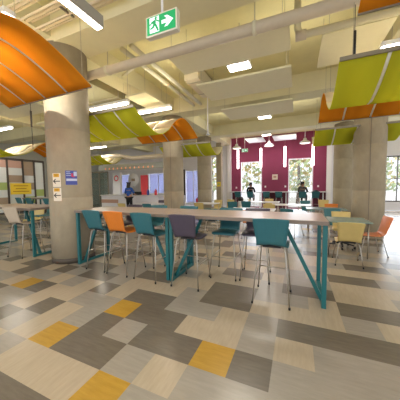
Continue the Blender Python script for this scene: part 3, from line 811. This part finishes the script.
# ---------------------------------------------------------------- people
def skinned(name, verts, edges, m, parent, sub=2):
    me = bpy.data.meshes.new(name); me.from_pydata([v[:3] for v in verts], edges, []); me.materials.append(m)
    o = bpy.data.objects.new(name, me); C.objects.link(o); o.parent = parent
    s = o.modifiers.new('skin', 'SKIN'); s.use_smooth_shade = True
    for i, v in enumerate(verts):
        r = v[3]; me.skin_vertices[0].data[i].radius = (r, r) if not isinstance(r, tuple) else r
    me.skin_vertices[0].data[0].use_root = True
    u = o.modifiers.new('sub', 'SUBSURF'); u.levels = sub; u.render_levels = sub
    return o
def person(x, y, z, rz, label, seated, top_m, leg_m, long_hair):
    t = empty('person', (x, y, z), R(rz)); tag(t, label, 'person')
    k = 1.0
    hip = .95 if not seated else .12       # seated: z given as seat height
    V = [(0, 0, hip, .13), (0, 0, hip+.2, .125), (0, .01, hip+.38, .15), (0, 0, hip+.48, .09), (0, .01, hip+.55, .052), (0, .015, hip+.61, .06), (0, .02, hip+.68, .09), (0, .02, hip+.76, .082)]
    E = [(i, i+1) for i in range(7)]
    def ch(a, pts):
        for p in pts:
            V.append(p); E.append((a, len(V)-1)); a = len(V)-1
    arms = []
    for s in (-1, 1):
        if seated: a = [(s*.19, 0, hip+.43, .055), (s*.25, .06, hip+.2, .042), (s*.17, .26, hip+.26, .032), (s*.14, .33, hip+.265, .028)]
        else: a = [(s*.18, 0, hip+.43, .055), (s*.27, .06, hip+.17, .042), (s*.22, .28, hip+.1, .032), (s*.2, .36, hip+.1, .028)]
        arms.append(a); ch(3, a)
        hx, hy, hz, _ = a[-1]
        for f in range(4): ch(len(V)-1 if False else V.index(a[-1]), [(hx+(f-1.5)*.02, hy+.05, hz, .0095), (hx+(f-1.5)*.022, hy+.085, hz-.012, .008)])
        ch(V.index(a[-1]), [(hx-s*.035, hy+.02, hz, .01), (hx-s*.045, hy+.05, hz-.008, .008)])
    legs = []
    for s in (-1, 1):
        if seated: l = [(s*.09, .02, hip-.02, .09), (s*.12, .4, hip, .065), (s*.12, .42, hip-.4, .045), (s*.12, .4, hip-.46, .04), (s*.12, .5, hip-.47, .035)]
        else: l = [(s*.09, 0, hip-.08, .09), (s*.1, .02, .5, .06), (s*.1, 0, .09, .042), (s*.1, .02, .045, .04), (s*.1, .13, .035, .033)]
        legs.append(l); ch(0, l)
    skinned('body', V, E, M['skin'], t)
    # clothing
    V2 = [(0, 0, hip-.02, .15), (0, 0, hip+.2, .145), (0, .01, hip+.38, .168), (0, 0, hip+.47, .11)]; E2 = [(0, 1), (1, 2), (2, 3)]
    for a in arms:
        V2.append((a[0][0], a[0][1], a[0][2], .072)); E2.append((3, len(V2)-1)); V2.append((a[1][0], a[1][1], a[1][2], .058)); E2.append((len(V2)-2, len(V2)-1))
        if seated: V2.append((a[2][0], a[2][1], a[2][2], .045)); E2.append((len(V2)-2, len(V2)-1))
    skinned('shirt', V2, E2, top_m, t)
    V3 = [(0, 0, hip+.0, .155)]; E3 = []
    for l in legs:
        V3.append((l[0][0], l[0][1], l[0][2], .105)); E3.append((0, len(V3)-1))
        V3.append((l[1][0], l[1][1], l[1][2], .08)); E3.append((len(V3)-2, len(V3)-1))
        V3.append((l[2][0], l[2][1], l[2][2]+.03, .06)); E3.append((len(V3)-2, len(V3)-1))
    skinned('trousers', V3, E3, leg_m, t)
    H = [(0, -.0, hip+.71, .1), (0, .0, hip+.75, .092)] + ([(0, -.05, hip+.61, .105), (0, -.09, hip+.46, .1)] if long_hair else [(0, -.03, hip+.66, .075)])
    EE = [(0, 1), (0, 2)] + ([(2, 3)] if long_hair else [])
    skinned('hair', H, EE, M['hair'], t)
    b = MB()   # face
    for s in (-1, 1): b.lathe([(.001, -.008), (.009, 0), (.001, .008)], 8, (s*.032, .105, hip+.715))
    b.build('eyes', M['ink'], t)
    MB().tube([(0, .1, hip+.72), (0, .125, hip+.68), (0, .1, hip+.675)], [.008, .013, .008], 8).build('nose', M['skin'], t)
    MB().box(-.022, .022, .085, .101, hip+.642, hip+.65).build('mouth', M['red_print'], t)
    for s in (-1, 1): MB().lathe([(.005, -.03), (.016, 0), (.005, .03)], 8, (s*.09, .015, hip+.69)).build('ear', M['skin'], t)
    for l in legs:
        fx, fy, fz, _ = l[-2]
        MB().tube([(fx, fy-.05, fz-.0), (fx, fy+.06, fz-.01), (fx, fy+.17, fz-.015)], [.035, .042, .03], 10).build('shoe', M['dark_cloth'], t)
    return t
person(-8.5, 9.75, 0, 10, 'standing person seen from behind with long dark hair, blue top and dark trousers', False, M['shirt_blue'], M['dark_cloth'], True)
person(-2.71, 14.5, .755, 0, 'seated person in dark clothes at the left maroon-wall window, from behind', True, M['dark_cloth'], M['grey_cloth'], False)
person(.33, 14.5, .755, -12, 'seated person in dark grey clothes at the right maroon-wall window', True, M['grey_cloth'], M['dark_cloth'], False)

# ---------------------------------------------------------------- outside
struct(MB().box(-45, 45, YB+.2, 60, -.3, -.05).build('ground', M['ground_out']))
def tree(x, y, h, r, m, label):
    t = empty('tree', (x, y, -.05)); tag(t, label, 'tree', 'trees outside the windows')
    MB().tube([(0, 0, 0), (.1, 0, h*.3), (0, .1, h*.6), (.1, 0, h*.8)], [.16, .13, .09, .05], 8).build('trunk', M['bark'], t)
    b = MB(); rn = random.Random(int(x*10+y))
    for k in range(420):
        u = rn.random(); a = rn.random()*6.283; rr = r*math.sqrt(rn.random())*math.sin(math.pi*(.12+.85*u))
        p = Vector((rr*math.cos(a), rr*math.sin(a), h*.18+h*.85*u))
        s = rn.uniform(.12, .3); d = Vector((rn.uniform(-1, 1), rn.uniform(-1, 1), rn.uniform(-1, 1))).normalized()
        e = d.orthogonal().normalized()*s; g = d.cross(e.normalized())*s*.6; nn = d*.02
        b.cur = rn.choice((0, 0, 1))
        b.add([p-e, p-g, p+e, p+g, p+nn], [(0, 1, 4), (1, 2, 4), (2, 3, 4), (3, 0, 4), (3, 2, 1, 0)])
    b.build('foliage', [M[m], M['leaf_gold' if m == 'leaf' else 'leaf']], t)
for x, y, h, r, m, l in ((-4.6, 19.5, 5.5, 1.5, 'leaf_gold', 'golden tree outside the left maroon-wall window'),
     (-2.6, 23, 6.5, 2.0, 'leaf', 'green tree behind the golden one outside the left window'),
     (.1, 20, 6, 1.7, 'leaf', 'green tree outside the right maroon-wall window'),
     (1.6, 24, 7, 2.2, 'leaf_gold', 'golden tree farther off outside the right window'),
     (-7.8, 21, 6, 1.7, 'leaf_gold', 'golden tree outside the window by the back column'),
     (6.0, 21, 6, 2.1, 'leaf', 'green tree outside the far right window'),
     (10.8, 22, 6.5, 2.0, 'leaf', 'green tree at the edge outside the far right window'),
     (-.9, 27, 7, 2.5, 'leaf', 'tall green tree far behind between the windows')):
    tree(x, y, h, r, m, l)

# ---------------------------------------------------------------- light
w = bpy.data.worlds.new('world'); bpy.context.scene.world = w; w.use_nodes = True
bg = w.node_tree.nodes['Background']; bg.inputs[0].default_value = (.9, .95, 1, 1); bg.inputs[1].default_value = 1.15
sun = bpy.data.lights.new('sun', 'SUN'); sun.energy = 2.5; sun.angle = R(3); so = bpy.data.objects.new('sun', sun); C.objects.link(so); so.rotation_euler = (R(38), 0, R(-25))
# daylight coming in through the windows
for x, z, sx, sy, p in ((-2.83, 1.6, 1.3, 2.9, 60), (.2, 1.6, 1.3, 2.9, 60), (-7.2, 1.4, 1.3, 2.5, 60), (5, 1.7, 2, 2.4, 90), (7.4, 1.7, 2, 2.4, 90), (-10.3, 1.7, 1.8, 1.6, 60), (-14.2, 1.7, 1.8, 1.6, 60)):
    area('window_daylight', (x, YB+.35, z), sx, sy, p, (.8, .88, 1), (R(-90), 0, 0))
# light falling from the ceiling lamps, plus fill behind the camera
for x, y in ((-4.9, 4.9), (-3.95, 5.7), (1.85, 4.75), (-10.5, 5.0), (-10.8, 9.5)):
    area('lamp_light', (x, y, 3.68), 1.1, .08, 34)
area('lamp_light', (-2.08, .95, 3.28), .08, 1.8, 14)
area('lamp_light', (-4.05, 1.85, 3.69), 1.0, .08, 75)
for x, y, p in ((-1.1, 4.62, 30), (-1.08, 8.4, 30), (-1.5, 12.45, 22)): area('lamp_light', (x, y, 3.885 if y < 12 else 4.13), .42, .26, p)
area('lamp_light', (-8, 7.2, 3.78), 1.1, .08, 30)
for x in (-8, -1.1, 4): area('lamp_light', (x, -1.6, 3.85), 1.2, .4, 60)  # unseen fill added behind the camera, no lamp modelled
# grid of upward fill lights added to brighten the ceiling, no fixtures
for x in (-14, -9.5, -6, -2.9, -.1, 2.9, 6.5):
    for y in (-1.5, 1.5, 4.9, 9.5, 13.2):
        area('lamp_uplight', (x, y, 4.0), 1.6, 1.0, 5.5, (1, .93, .76), (R(180), 0, 0))
area('lamp_light', (4.5, 6, 3.8), .5, .5, 22); area('lamp_light', (4.5, 1, 3.8), .5, .5, 22)  # overhead area lights at right, no lamp modelled there

# ---------------------------------------------------------------- camera
f, pitch, yaw, roll, H = 222.8, .0628, -.4091, -.0128, 1.5
c, s = math.cos(yaw), math.sin(yaw)
F = Vector((s*math.cos(pitch), c*math.cos(pitch), -math.sin(pitch)))
Rt = Vector((c, -s, 0)); U = Rt.cross(F)
R2 = Rt*math.cos(roll)+U*math.sin(roll); U2 = -Rt*math.sin(roll)+U*math.cos(roll)
cam = bpy.data.cameras.new('camera'); co = bpy.data.objects.new('camera', cam); C.objects.link(co)
cam.sensor_width = 36; cam.lens = f/400*36; cam.clip_start = .05; cam.clip_end = 200
co.matrix_world = Matrix(((R2.x, U2.x, -F.x, 0), (R2.y, U2.y, -F.y, 0), (R2.z, U2.z, -F.z, H), (0, 0, 0, 1)))
sc_ = bpy.context.scene; sc_.camera = co
vs = sc_.view_settings; vs.view_transform = 'Standard'; vs.look = 'None'; vs.gamma = 1; vs.use_curve_mapping = False; vs.exposure = .33
